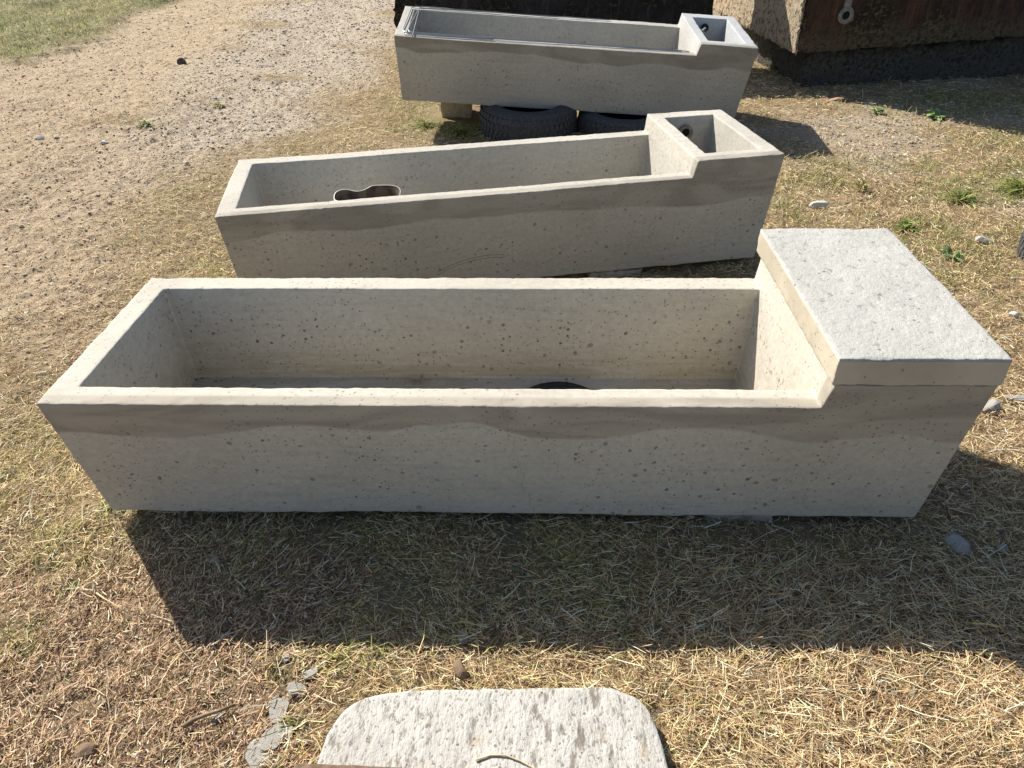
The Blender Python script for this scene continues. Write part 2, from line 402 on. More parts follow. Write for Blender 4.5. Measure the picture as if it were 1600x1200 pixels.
def trough_body(parent, mat, seed):
    P = Patches(); st = .010
    ox0, ox1 = XS + DX + TA, Lt - TB
    def yf(z): return EY * (1 - z / H)
    def yb(z): return Wd - EY * (1 - z / H)
    ct = {}
    def cnt(k, l): return ct.setdefault(k, max(1, int(round(l / st))))
    xb = [(0, EX0), (TL, TL + .03), (XS, XS - .004), (ox0, ox0 - .006), (ox1, ox1 - .01), (Lt, Lt - EX1)]   # rim x , bottom x
    zt = H + HS; k = HS / H
    xt = {XS: XS + DX, ox0: ox0, ox1: ox1, Lt: Lt + EX1 * k}
    nxs = [cnt(('x', i), xb[i + 1][0] - xb[i][0]) for i in range(5)]
    nz = cnt('z', H); nh = cnt('h', HS)
    nyT = cnt('yt', T); nyM = cnt('ym', Wd - 2 * T)
    yR = [0, T, Wd - T, Wd]; yB = [EY, EY + (T - EY) * 1.0 if T > EY else EY, Wd - T, Wd - EY]
    yB = [EY, EY + .05, Wd - EY - .05, Wd - EY]
    yTk = [-EY * k, T, Wd - T, Wd + EY * k]; nys = [nyT, nyM, nyT]
    # outer front / back / bottom
    for i in range(5):
        (r0, b0), (r1, b1) = xb[i], xb[i + 1]; n = nxs[i]
        P.quad((b0, EY, 0), (b1, EY, 0), (r1, 0, H), (r0, 0, H), n, nz)
        P.quad((b1, Wd - EY, 0), (b0, Wd - EY, 0), (r0, Wd, H), (r1, Wd, H), n, nz)
        if i >= 2:
            t0, t1 = xt[r0], xt[r1]
            P.quad((r0, 0, H), (r1, 0, H), (t1, yTk[0], zt), (t0, yTk[0], zt), n, nh)
            P.quad((r1, Wd, H), (r0, Wd, H), (t0, yTk[3], zt), (t1, yTk[3], zt), n, nh)
        for j in range(3):
            P.quad((b0, yB[j], 0), (b0, yB[j + 1], 0), (b1, yB[j + 1], 0), (b1, yB[j], 0), nys[j], n)
    # left and right ends
    for j in range(3):
        P.quad((EX0, yB[j + 1], 0), (EX0, yB[j], 0), (0, yR[j], H), (0, yR[j + 1], H), nys[j], nz)
        P.quad((Lt - EX1, yB[j], 0), (Lt - EX1, yB[j + 1], 0), (Lt, yR[j + 1], H), (Lt, yR[j], H), nys[j], nz)
        P.quad((Lt, yR[j], H), (Lt, yR[j + 1], H), (xt[Lt], yTk[j + 1], zt), (xt[Lt], yTk[j], zt), nys[j], nh)
        # step face
        P.quad((XS, yR[j + 1], H), (XS, yR[j], H), (xt[XS], yTk[j], zt), (xt[XS], yTk[j + 1], zt), nys[j], nh)
    # basin rim
    xr = [0, TL, XS]
    for i in range(2):
        for j in range(3):
            if i == 1 and j == 1: continue
            P.quad((xr[i], yR[j], H), (xr[i + 1], yR[j], H), (xr[i + 1], yR[j + 1], H), (xr[i], yR[j + 1], H), nxs[i], nys[j])
    # tank rim
    xq = [xt[XS], ox0, ox1, xt[Lt]]
    for i in range(3):
        for j in range(3):
            if i == 1 and j == 1: continue
            P.quad((xq[i], yTk[j], zt), (xq[i + 1], yTk[j], zt), (xq[i + 1], yTk[j + 1], zt), (xq[i], yTk[j + 1], zt), nxs[i + 2], nys[j])
    # basin inside
    def well(x0, x1, y0, y1, z1, X0, X1, Y0, Y1, z0, nx, ny, nz):
        P.quad((x0, y0, z1), (x1, y0, z1), (X1, Y0, z0), (X0, Y0, z0), nx, nz)
        P.quad((x1, y1, z1), (x0, y1, z1), (X0, Y1, z0), (X1, Y1, z0), nx, nz)
        P.quad((x0, y1, z1), (x0, y0, z1), (X0, Y0, z0), (X0, Y1, z0), ny, nz)
        P.quad((x1, y0, z1), (x1, y1, z1), (X1, Y1, z0), (X1, Y0, z0), ny, nz)
        P.quad((X0, Y0, z0), (X1, Y0, z0), (X1, Y1, z0), (X0, Y1, z0), nx, ny)
    well(TL, XS, T, Wd - T, H, TL + .028, XS - .028, T + .02, Wd - T - .02, .10, nxs[1], nyM, cnt('b', H - .1))
    well(ox0, ox1, T, Wd - T, zt, ox0 + .01, ox1 - .03, T + .015, Wd - T - .015, .22, nxs[3], nyM, cnt('c', zt - .22))
    E = [((0, 0, H), (XS, 0, H)), ((TL, T, H), (XS, T, H)), ((0, 0, H), (0, Wd, H)), ((TL, T, H), (TL, Wd - T, H)), ((0, Wd, H), (XS, Wd, H)), ((TL, Wd - T, H), (XS, Wd - T, H)),
         ((XS, 0, H), (xt[XS], yTk[0], zt)), ((XS, Wd, H), (xt[XS], yTk[3], zt)), ((xt[XS], yTk[0], zt), (xt[XS], yTk[3], zt)), ((xt[XS], yTk[0], zt), (xt[Lt], yTk[0], zt)), ((xt[Lt], yTk[0], zt), (xt[Lt], yTk[3], zt)),
         ((xt[XS], yTk[3], zt), (xt[Lt], yTk[3], zt)), ((ox0, T, zt), (ox1, T, zt)), ((ox0, T, zt), (ox0, Wd - T, zt)), ((ox1, T, zt), (ox1, Wd - T, zt)), ((ox0, Wd - T, zt), (ox1, Wd - T, zt)),
         ((EX0, EY, 0), (Lt - EX1, EY, 0)), ((EX0, EY, 0), (0, 0, H)), ((Lt - EX1, EY, 0), (Lt, 0, H))]
    return rough_obj('trough_body', P, mat, parent, seed, edge_segs=E)

cols = [((.485, .453, .387), (.428, .396, .334)), ((.46, .437, .38), (.403, .380, .328)), ((.425, .409, .366), (.37, .355, .317))]
bands = [(.325, 2.1, .24), (.310, 1.5, .18), (.335, 2.2, .16)]
labels = ['nearest and largest-looking pale concrete water trough, its end tank covered by a thick slab',
          'middle pale concrete water trough, open end tank, white-edged band in its basin',
          'farthest grey concrete water trough resting on old tyres, steel wire lying along its rim']
troughs = []
for i in range(3):
    Mx = trmat(i); e = empty('water_trough'); e.matrix_world = Mx
    tag(e, labels[i], 'water trough', 'concrete water troughs')
    mt = concrete('concrete_trough', i * 2 + 1, cols[i][0], cols[i][1], bands[i], sky_tint=(i == 2))
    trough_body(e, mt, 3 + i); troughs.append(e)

black = simple('black_rubber', (.025, .025, .025), .5, 60, .4, .0008)
dark_hole = simple('dark_socket', (.012, .011, .01), .9, 60, .3, 0)
# pipe sockets in the back wall of the open tanks
def ring(name, c, n_axis, r0, r1, h, mat, parent, seg=24):
    """annulus facing -y standing proud of the wall"""
    V = []; F = []
    for k in range(seg):
        a = 2 * math.pi * k / seg; ca, sa = math.cos(a), math.sin(a)
        for rr, yy in ((r1, 0), (r1, -h), (r0, -h), (r0, -.0005)):
            V.append((c[0] + rr * ca, c[1] + yy, c[2] + rr * sa))
    for k in range(seg):
        j = (k + 1) % seg
        for q in range(3): F.append((k * 4 + q, j * 4 + q, j * 4 + q + 1, k * 4 + q + 1))
    return mesh_py(name, V, F, mat, True, parent)
def disc(name, c, r, mat, parent, seg=24, d=.002):
    V = [(c[0] + r * math.cos(2 * math.pi * k / seg), c[1] - d, c[2] + r * math.sin(2 * math.pi * k / seg)) for k in range(seg)]
    V += [(v[0], v[1] + .006, v[2]) for v in V]
    F = [tuple(range(seg))] + [(k, (k + 1) % seg, seg + (k + 1) % seg, seg + k) for k in range(seg)]
    return mesh_py(name, V, F, mat, False, parent)
grey_mortar = simple('mortar_collar', (.27, .24, .19), .9, 90, .3, .002)
ybw = Wd - T - .006
ring('pipe_collar', (2.085, ybw, .420), None, .020, .036, .006, grey_mortar, troughs[1])
disc('pipe_hole', (2.085, ybw, .420), .021, dark_hole, troughs[1])
# dark elbow fitting in the far trough's tank
fit = ring('valve_fitting', (2.075, ybw, .435), None, .012, .024, .022, black, troughs[2])
tube('valve_arm', [(2.075, ybw - .012, .435), (2.068, ybw - .045, .438), (2.05, ybw - .065, .43), (2.035, ybw - .075, .415)], .009, simple('grey_plastic', (.32, .32, .31), .5), troughs[2])

# lid slab on the near trough
def slab(name, x0, x1, y0, y1, z0, z1, mat, parent, seed, step=.012, amp=(.002, .0015, .0012), inset=0.0, bevel=.004, ea=.002, taper=0):
    P = Patches(); nx = max(1, int((x1 - x0) / step)); ny = max(1, int((y1 - y0) / step)); nz = max(1, int((z1 - z0) / step)); i = taper
    a = [(x0 + i, y0 + i, z0), (x1 - i, y0 + i, z0), (x1 - i, y1 - i, z0), (x0 + i, y1 - i, z0)]
    b = [(x0, y0, z1), (x1, y0, z1), (x1, y1, z1), (x0, y1, z1)]
    P.quad(b[0], b[1], b[2], b[3], nx, ny); P.quad(a[3], a[2], a[1], a[0], nx, ny)
    P.quad(a[0], a[1], b[1], b[0], nx, nz); P.quad(a[2], a[3], b[3], b[2], nx, nz)
    P.quad(a[1], a[2], b[2], b[1], ny, nz); P.quad(a[3], a[0], b[0], b[3], ny, nz)
    E = [(b[k], b[(k + 1) % 4]) for k in range(4)] + [(a[k], b[k]) for k in range(4)] + [(a[k], a[(k + 1) % 4]) for k in range(4)]
    return rough_obj(name, P, mat, parent, seed, amp, bevel, E, ea)

zt = H + HS
def lid_material():
    m = NT('lid_concrete', .9); X, Y, Z = m.sep(); off = m.map(loc=(4, 2, 0))
    a = m.noise(42, 6, m.map((1, .6, 1), (3, 1, 0), (0, 0, R(35))), .75, .15); b = m.noise(90, 4, off, .7); big = m.noise(5, 4, off)
    top = m.rng(Z, zt + .0675, zt + .073)
    light = m.mix(m.rng(big, .35, .65), (.43, .425, .39), (.395, .39, .36))
    light = m.mix(m.rng(a, .575, .64, 0, .7), light, (.19, .185, .17))
    light = m.mix(m.rng(b, .60, .68, 0, .6), light, (.24, .24, .235))
    light = m.mix(m.rng(a, .44, .36, 0, .5), light, (.52, .51, .475))
    side = m.mix(m.rng(big, .35, .65), (.47, .42, .33), (.39, .345, .27))
    p, r = pores(m, 75, .7, .04, .26, 9)
    side = m.mix(m.math('MULTIPLY', p, .7), side, (.12, .1, .08))
    p2, r2 = pores(m, 60, .84, .06, .3, 12)
    light = m.mix(m.math('MULTIPLY', p2, .8), light, (.13, .12, .11))
    m.col(m.mix(top, side, light))
    h = m.math('ADD', m.math('MULTIPLY', a, -1.0), m.math('MULTIPLY', b, -.5))
    h = m.math('MULTIPLY', h, m.math('ADD', m.math('MULTIPLY', top, .85), .15))
    m.nor(m.bump(h, .006, .8)); return m.m
le = slab('tank_lid', 1.906, 2.289, -.014, .700, zt + .003, zt + .076, lid_material(), None, 21, .010, (.001, .0006, .0012), bevel=.003, ea=.0012)
le.matrix_world = trmat(0)
tag(le, 'thick rough-topped concrete slab lying over the end tank of the nearest trough', 'lid')

# ------------------------------------------------------------------ support blocks
blk = simple('block_concrete', (.36, .33, .28), .9, 30, .3, .003)
def gz(x, y): return float(relief(np.array([float(x)]), np.array([float(y)]))[0])
def block(label, c, sx, sy, zt_, rz=0, mat=blk, name='support_block', seed=1):
    z0 = gz(*c) - .05
    o = slab(name, -sx / 2, sx / 2, -sy / 2, sy / 2, 0, zt_ - z0, mat, None, seed, .015, (.006, .004, .002), bevel=.005, ea=.006)
    o.location = (c[0], c[1], z0); o.rotation_euler = (0, 0, R(rz))
    return tag(o, label, 'block', 'blocks under the troughs')
def under(i, x, y): return (trmat(i) @ Vector((x, y, 0)))
def put(i, lx, ly, sx, sy, label, rz=0, mat=blk, seed=1):
    p = under(i, lx, ly); return block(label, (p.x, p.y), sx, sy, p.z - .004, TR[i][3] + rz, mat, seed=seed)
put(0, .36, .235, .24, .27, 'flat concrete block under the left end of the nearest trough', 3, seed=5)
put(0, 1.81, .235, .19, .30, 'rough pale stone block under the right part of the nearest trough', -5, simple('pale_stone', (.42, .37, .33), .9, 20, .4, .004), 6)
put(1, 1.62, .21, .24, .30, 'grey block under the right half of the middle trough', 2, seed=7)
put(2, .36, .58, .22, .20, 'pale tan block under the left end of the farthest trough beside the tyre', 0, simple('tan_block', (.48, .40, .29), .9, 30, .2, .002), 8)

# ------------------------------------------------------------------ tyres
tyre_m = NT('old_tyre_rubber', .75)
_n = tyre_m.noise(75, 4); _b = tyre_m.noise(110, 3)
tyre_m.col(tyre_m.mix(tyre_m.rng(_n, .45, .62), (.055, .056, .060), (.085, .085, .085)))
tyre_m.nor(tyre_m.bump(_b, .002)); tyre_m = tyre_m.m
def tyre(label, c, Ro, width, sink, rz, tilt=(0, 0), squash=1.0):
    """tyre lying on its side: carcass, tread blocks"""
    prof = [(.60, .02), (.63, -.03), (.70, -.07), (.82, -.02), (.92, .06), (.97, .18), (.985, .5), (.97, .82), (.92, .94), (.82, 1.02), (.70, 1.07), (.63, 1.03), (.60, .98), (.62, .93), (.70, .98), (.80, .93), (.90, .85), (.93, .5), (.90, .15), (.80, .07), (.70, .02), (.62, .07)]
    seg = 96; V = []; F = []; n = len(prof)
    for k in range(seg):
        a = 2 * math.pi * k / seg; w = 1 + .012 * math.sin(3 * a + 1)
        for (r, z) in prof: V.append((Ro * r * w * math.cos(a), Ro * r * w * math.sin(a) * squash, z * width))
    for k in range(seg):
        j = (k + 1) % seg
        for q in range(n): F.append((k * n + q, j * n + q, j * n + (q + 1) % n, k * n + (q + 1) % n))
    e = empty('car_tyre', (c[0], c[1], gz(*c) - sink), (R(tilt[0]), R(tilt[1]), R(rz)))
    tag(e, label, 'tyre', 'old tyres')
    mesh_py('carcass', V, F, tyre_m, True, e)
    V = []; F = []
    def bx(a0, a1, r0, r1, z0, z1, sh):
        b = len(V)
        for (r, z, s) in ((r0, z0, 0), (r1, z0, 0), (r1, z1, 1), (r0, z1, 1)):
            for a in (a0 + s * sh, a1 + s * sh): V.append((r * math.cos(a), r * math.sin(a) * squash, z))
        for f in ((0, 1, 3, 2), (2, 3, 5, 4), (4, 5, 7, 6), (0, 2, 4, 6)[::-1], (1, 3, 5, 7)): F.append(tuple(b + q for q in f))
    N = 54; da = 2 * math.pi / N
    for row, (z0, z1) in enumerate(((.10, .26), (.30, .47), (.53, .70), (.74, .90))):
        for k in range(N):
            a = k * da + row * da * .4; rr = .975 if row in (1, 2) else .955
            bx(a, a + da * .72, Ro * (rr - .03), Ro * (rr + .022), z0 * width, z1 * width, .025 * (1 if row % 2 else -1))
    mesh_py('tread', V, F, tyre_m, False, e)
    return e
tyre('old black car tyre lying flat under the left half of the farthest trough', (.10, 5.14), .335, .19, .01, 10, (0, 0))
tyre('old black tyre half sunk under the middle of the farthest trough, right of another tyre', (.74, 5.13), .305, .17, .045, 40, (0, 2))
tyre('grey worn tyre cut off by the right edge of the photo', (2.645, 3.02), .31, .22, .02, 0, (0, 0))

# ------------------------------------------------------------------ wire on the far trough
steel = NT('galvanised_wire', .35); steel.col((.30, .31, .34)); steel.b.inputs['Metallic'].default_value = .7; steel = steel.m
we = empty('steel_wire'); we.matrix_world = trmat(2)
tag(we, 'thin steel wire loops lying along the rim of the farthest trough', 'wire')
zr = H + .007
def wpath(pts, jit=.003, seed=0, n=14):
    rr = random.Random(seed); out = []
    for a, b in zip(pts[:-1], pts[1:]):
        a, b = Vector(a), Vector(b); m_ = max(2, int((b - a).length / .1))
        for k in range(m_):
            p = a.lerp(b, k / m_); out.append((p.x, p.y + rr.uniform(-jit, jit), p.z + rr.uniform(0, .002)))
    out.append(tuple(pts[-1])); return out
loopA = [(1.05, Wd - .05, zr), (.14, Wd - .028, zr), (.075, Wd - .035, zr), (.05, Wd - .06, zr), (.042, .15, zr), (.05, .075, zr), (.09, .05, zr), (1.78, .052, zr), (1.87, .058, zr)]
loopB = [(1.42, Wd - .035, zr), (.2, Wd - .052, zr), (.11, Wd - .058, zr), (.10, Wd - .08, zr + .002), (.075, .11, zr + .002), (.09, .066, zr + .002), (.16, .064, zr), (1.82, .067, zr)]
loopC = [(.105, Wd - .07, zr + .004), (.115, .03, zr + .004), (.115, -.006, zr + .003), (.115, -.012, zr - .012)]
loopD = [(.62, .04, zr), (.13, .036, zr), (.06, .03, zr)]
for k, q in enumerate((loopA, loopB, loopC, loopD)):
    tube('wire_strand', wpath(q, .003, k), 0.0034, steel, we, 6)
tube('wire_strand', wpath([(.25, Wd - .04, zr + .003), (.9, Wd - .046, zr + .003), (1.25, Wd - .03, zr)], .004, 9), .0022, simple('dark_wire', (.05, .05, .055), .5), we, 6)

# ------------------------------------------------------------------ band in the middle trough
inner = simple('dirty_inside', (.26, .20, .145), .8, 25, .5, .001)
white_p = simple('white_plastic', (.72, .71, .66), .5, 40, .1, 0)
kb = [(.441, .153), (.440, .224), (.466, .262), (.50, .280), (.527, .259), (.553, .238), (.575, .244), (.597, .294), (.634, .311), (.669, .296), (.705, .245), (.718, .193), (.706, .143), (.66, .112), (.58, .100), (.50, .104)]
def smooth_loop(p, it=2):
    for _ in range(it):
        q = []
        for i in range(len(p)):
            a, b = p[i], p[(i + 1) % len(p)]
            q += [(a[0] * .75 + b[0] * .25, a[1] * .75 + b[1] * .25), (a[0] * .25 + b[0] * .75, a[1] * .25 + b[1] * .75)]
        p = q
    return p
kb = smooth_loop(kb); n = len(kb)
be = empty('plastic_band'); be.matrix_world = trmat(1)
tag(be, 'bent band with a thin white top edge and brown inside, standing in the middle trough', 'plastic band')
cx = sum(p[0] for p in kb) / n; cy = sum(p[1] for p in kb) / n
def off(p, i, d):
    a, b = p[i - 1], p[(i + 1) % n]; tx, ty = b[0] - a[0], b[1] - a[1]; l = math.hypot(tx, ty) or 1
    return (p[i][0] + d * ty / l, p[i][1] - d * tx / l)
area = sum(kb[i][0] * kb[(i + 1) % n][1] - kb[(i + 1) % n][0] * kb[i][1] for i in range(n)); sg = 1 if area > 0 else -1
zb0, zb1 = .102, .388
th = .0024
Vo = []; 
def zz(i): return zb1 + .006 * math.sin(i * .35)
V1 = [(*off(kb, i, 0), zb0) for i in range(n)] + [(*off(kb, i, 0), zz(i)) for i in range(n)] + [(*off(kb, i, -sg * th), zz(i)) for i in range(n)] 
F1 = [(i, (i + 1) % n, n + (i + 1) % n, n + i) for i in range(n)] + [(n + i, n + (i + 1) % n, 2 * n + (i + 1) % n, 2 * n + i) for i in range(n)]
mesh_py('white_rim', V1, F1, white_p, True, be)
V2 = [(*off(kb, i, -sg * (th - .0004)), zz(i) - .002) for i in range(n)] + [(*off(kb, i, -sg * (th - .0004)), zb0) for i in range(n)]
mesh_py('inside_lining', V2, [(i, (i + 1) % n, n + (i + 1) % n, n + i) for i in range(n)], inner, True, be)
# muddy bottom inside the band
mesh_py('mud_bottom', [(*off(kb, i, -sg * th), .13) for i in range(n)], [tuple(range(n))], inner, False, be)

# dark dish on the floor of the near trough
de = empty('rubber_disc'); de.matrix_world = trmat(0) @ Matrix.Translation((1.300, .385, .102))
tag(de, 'dark round rubber disc on the floor of the nearest trough', 'rubber disc')
prof = [(.0, .010), (.06, .011), (.105, .012), (.122, .020), (.134, .024), (.142, .018), (.145, 0.0)]
V = []; F = []; sg_ = 48
for k in range(sg_):
    a = 2 * math.pi * k / sg_
    for r, z in prof[1:]: V.append((r * math.cos(a), r * math.sin(a), z))
V.append((0, 0, .010)); np_ = len(prof) - 1
for k in range(sg_):
    j = (k + 1) % sg_
    for q in range(np_ - 1): F.append((k * np_ + q, k * np_ + q + 1, j * np_ + q + 1, j * np_ + q))
    F.append((len(V) - 1, k * np_, j * np_))
mesh_py('disc_body', V, F, black, True, de)

# ------------------------------------------------------------------ old tanks at the back
def old_tank_mat(name, rust, seed, green=.3, pale=(.40, .33, .24), lowz=.3):
    m = NT(name, .92); X, Y, Z = m.sep(); off_ = m.map(loc=(seed, seed * 2, 0))
    drip = m.noise(22, 6, m.map((1, 1, .12), (seed, 0, 0)), .7, .4); big = m.noise(2.6, 5, off_, .65); f = m.noise(30, 6, off_, .75); g = m.noise(75, 4, off_, .7)
    c = m.mix(m.rng(big, .38, .6), rust, tuple(x * .35 for x in rust))
    c = m.mix(m.rng(drip, .47, .62, 0, .8), c, (.03, .024, .02))
    c = m.mix(m.rng(drip, .44, .34, 0, .6), c, tuple(x * 1.9 for x in rust))
    edge = m.math('ADD', Z, m.math('MULTIPLY', m.math('SUBTRACT', m.noise(6, 4, off_), .5), .35))
    low = m.math('MULTIPLY', m.rng(edge, lowz + .12, lowz - .08), m.rng(f, .40, .50))
    c = m.mix(m.math('MULTIPLY', low, .9), c, pale)
    c = m.mix(m.math('MULTIPLY', m.math('MULTIPLY', m.rng(f, .50, .62), m.rng(big, .45, .6)), green * 2), c, (.17, .155, .075))
    c = m.mix(m.rng(g, .56, .64, 0, .75), c, (.02, .017, .014))
    m.col(c); m.nor(m.bump(m.math('ADD', m.math('MULTIPLY', f, -1), m.math('MULTIPLY', drip, .4)), .03, 1.0)); return m.m
def old_tank(label, loc, rot, sx, sy, sz, mats, seed, hole=None, wall=.12):
    e = empty('old_tank', loc, tuple(R(a) for a in rot)); tag(e, label, 'concrete tank', 'old stained concrete tanks')
    for nm, a in (('front_wall', (0, sx, 0, wall, mats[0])), ('back_wall', (0, sx, sy - wall, sy, mats[0])),
                  ('left_wall', (0, wall, wall + .0005, sy - wall - .0005, mats[1])), ('right_wall', (sx - wall, sx, wall + .0005, sy - wall - .0005, mats[1]))):
        if nm == 'left_wall': a = (0.0, wall, wall, sy - wall, mats[1])
        slab(nm, a[0], a[1], a[2], a[3], 0, sz, a[4], e, seed, .03, (.006, .004, .002), bevel=.006, ea=.004)
    slab('tank_floor', wall, sx - wall, wall, sy - wall, .004, .11, mats[1], e, seed + 1, .1, bevel=0, ea=0)
    return e
rustA = old_tank_mat('rust_stained_concrete', (.105, .055, .034), 1, .5, (.13, .10, .06), .12)
paleA = old_tank_mat('weathered_side_concrete', (.30, .17, .105), 4, .1, (.56, .47, .33), .42)
darkC = old_tank_mat('blackened_concrete', (.05, .045, .045), 8, .25, (.09, .085, .075))
# the left side of each tank is weathered aggregate: use the paler material for whole end incl. corner by a thin facing
tb = old_tank('big brown rust-stained concrete tank at the upper right with a drain hole in its face', (2.19, 6.10, .22), (0, -2.4, 8), 3.4, 1.22, 1.78, (rustA, paleA), 31)
ta = old_tank('brown weathered concrete tank behind the big rust-stained one, seen as a narrow strip', (2.17, 7.50, .14), (0, -1, 8), 2.6, 1.3, 1.2, (rustA, paleA), 37)
for t_, sy in ((tb, 1.22), (ta, 1.3)):
    # weathered facing over the left end, set just proud of the walls
    slab('end_face', -.02, -.004, -.002, sy + .002, .0, 1.19, paleA, t_, 41, .015, (.003, .004, .004), bevel=.003, ea=.006)
# drain hole with a pale lime streak
lime = simple('lime_streak', (.26, .24, .21), .9, 40, .4, .002)
V = []; px = [(.46, .20), (.41, .15), (.385, .12), (.37, .08)]
hx, hz = .33, .25
ring('drain_collar', (hx, -.010, hz), None, .030, .062, .006, lime, tb)
disc('drain_hole', (hx, -.012, hz), .033, dark_hole, tb)
mesh_py('lime_drip', [(hx - .03, -.0155, hz + .055), (hx + .025, -.0155, hz + .055), (hx + .03, -.0155, hz + .35), (hx + .055, -.0155, hz + .85), (hx - .005, -.0155, hz + .85), (hx - .02, -.0155, hz + .35),
        (hx - .03, -.002, hz + .055), (hx + .025, -.002, hz + .055), (hx + .03, -.002, hz + .35), (hx + .055, -.002, hz + .85), (hx - .005, -.002, hz + .85), (hx - .02, -.002, hz + .35)],
        [(0, 1, 2, 5), (5, 2, 3, 4), (1, 7, 8, 2), (2, 8, 9, 3), (6, 0, 5, 11), (11, 5, 4, 10)], lime, False, tb)
pl = slab('dark_plinth', 0, 3.2, 0, 1.0, 0, .33, darkC, None, 51, .05, (.01, .01, .006), bevel=.01, ea=.015)
pl.location = (2.33, 6.22, -.12); pl.rotation_euler = (0, R(-2.2), R(8)); tag(pl, 'dark blackened concrete plinth under the big rust-stained tank', 'plinth')
pl2 = slab('dark_plinth', 0, 2.2, 0, 1.0, 0, .30, darkC, None, 52, .05, (.01, .01, .006), bevel=.01, ea=.015)
pl2.location = (2.32, 7.62, -.17); pl2.rotation_euler = (0, 0, R(8)); tag(pl2, 'low block under the narrow strip of tank behind the big one', 'plinth')
wc = slab('old_wall_block', 0, 2.70, 0, .42, 0, 1.34, darkC, None, 53, .04, (.01, .01, .006), bevel=.01, ea=.015)
wc.location = (-1.02, 6.95, -.2); wc.rotation_euler = (0, 0, R(-1)); tag(wc, 'long blackened concrete block standing behind the farthest trough', 'concrete block')

# ------------------------------------------------------------------ foreground slab
ws = rough_slab_mat('white_pitted_concrete', (.48, .465, .425), (.17, .15, .12), 5)
def smooth_open(p, it=2):
    for _ in range(it):
        q = [p[0]]
        for a, b in zip(p[:-1], p[1:]): q += [(a[0] * .75 + b[0] * .25, a[1] * .75 + b[1] * .25), (a[0] * .25 + b[0] * .75, a[1] * .25 + b[1] * .75)]
        p = q + [p[-1]]
    return p
def round_slab():
    out = [(-.42, -.35), (-.405, .55), (-.392, .735), (-.383, .80), (-.362, .845), (-.325, .872), (-.263, .888), (-.15, .893), (-.024, .893), (.145, .898), (.225, .893), (.268, .880), (.297, .850), (.312, .79), (.322, .71), (.335, .55), (.34, -.35)]
    out = out[:2] + smooth_open(out[2:-2]) + out[-2:]
    top = .088; V = []; F = []; rings = 18
    # subdivide outline
    pts = []
    for a, b in zip(out, out[1:] + out[:1]):
        m_ = max(1, int(math.hypot(b[0] - a[0], b[1] - a[1]) / .014))
        for k in range(m_): pts.append((a[0] + (b[0] - a[0]) * k / m_, a[1] + (b[1] - a[1]) * k / m_))
    N = len(pts); P = np.array(pts); c = np.array([-.03, .35])
    lev = [(0, -.01), (0, .02), (0, .05), (0, .075), (.002, .084), (.006, .088)] + [(d, .088) for d in np.linspace(.02, .95, 46)]
    allv = []
    for k, (d, z) in enumerate(lev):
        q = c + (P - c) * (1 - d); allv.append(np.column_stack([q, np.full(N, z)]))
    V = np.concatenate(allv); F = []
    i = np.arange(N); j = (i + 1) % N
    for k in range(len(lev) - 1): F.append(np.stack([k * N + i, k * N + j, (k + 1) * N + j, (k + 1) * N + i], -1))
    F = np.concatenate(F)[:, ::-1]
    D = np.stack([vnoise3(V * np.array([1, .45, 1]), 40, 900 + k) for k in range(3)], -1) * .0022 + np.stack([vnoise3(V, 110, 910 + k) for k in range(3)], -1) * .0014
    pit = vnoise3(V * np.array([1, .5, 1]), 26, 930); D[:, 2] -= .004 * sst(.45, .8, pit)
    V = V + D; V[:, 2] += .018 * V[:, 0]
    o = mesh_np('rounded_slab', V, F, ws, True)
    tag(o, 'pale pitted concrete slab with rounded corners lying in the dry grass in the foreground', 'slab')
    return o
round_slab()
brn = simple('brown_board_wood', (.20, .13, .09), .85, 50, .4, .001)
o = slab('wooden_board', -.42, .0, -.08, 0, 0, .02, brn, None, 61, .012, (.001, .001, .0006), bevel=.002, ea=.001)
o.location = (-.01, .700, .094); o.rotation_euler = (0, R(-1.0), R(-2.5)); tag(o, 'brown board edge on the rounded slab at the bottom edge of the photo', 'board')

# ------------------------------------------------------------------ scatter helpers
def fan_sample(n, y0=.45, y1=12.5, p=1.0):
    """more samples near the viewer's path, thinning with distance"""
    a = .55; t = RNG.random(n)
    y = a * (np.exp(np.log((y0 + a) / a) + t * (np.log((y1 + a) / a) - np.log((y0 + a) / a))) - 1)
    x = (RNG.random(n) * 2 - 1) * (1.15 + .74 * y)
    return x, y

TRI = [np.array(trmat(i).inverted()) for i in range(3)]
def inside_obj(x, y, m=0.0):
    """true where a trough, slab or tank stands"""
    r = np.zeros(len(x), bool); P = np.stack([x, y, np.zeros_like(x), np.ones_like(x)])
    for i in range(3):
        q = TRI[i] @ P
        r |= (q[0] > EX0 - m) & (q[0] < Lt - EX1 + m) & (q[1] > EY + .03 - m) & (q[1] < Wd - EY - .03 + m) & (i != 2)
        if i == 2: r |= (q[0] > .15) & (q[0] < Lt) & (q[1] > .25) & (q[1] < Wd)
    r |= (x > -.40 + m) & (x < .325) & (y < .885)
    r |= (np.hypot(x - .10, y - 5.2) < .33) | (np.hypot(x - .74, y - 5.19) < .3) | (np.hypot(x - 2.645, y - 3.02) < .31)
    c, s = math.cos(R(8)), math.sin(R(8)); dx, dy = x - 2.33, y - 6.22
    r |= ((dx * c + dy * s) > 0) & ((-dx * s + dy * c) > .02)
    r |= (x > -1.) & (x < 1.68) & (y > 6.95) & (y < 7.4)
    return r

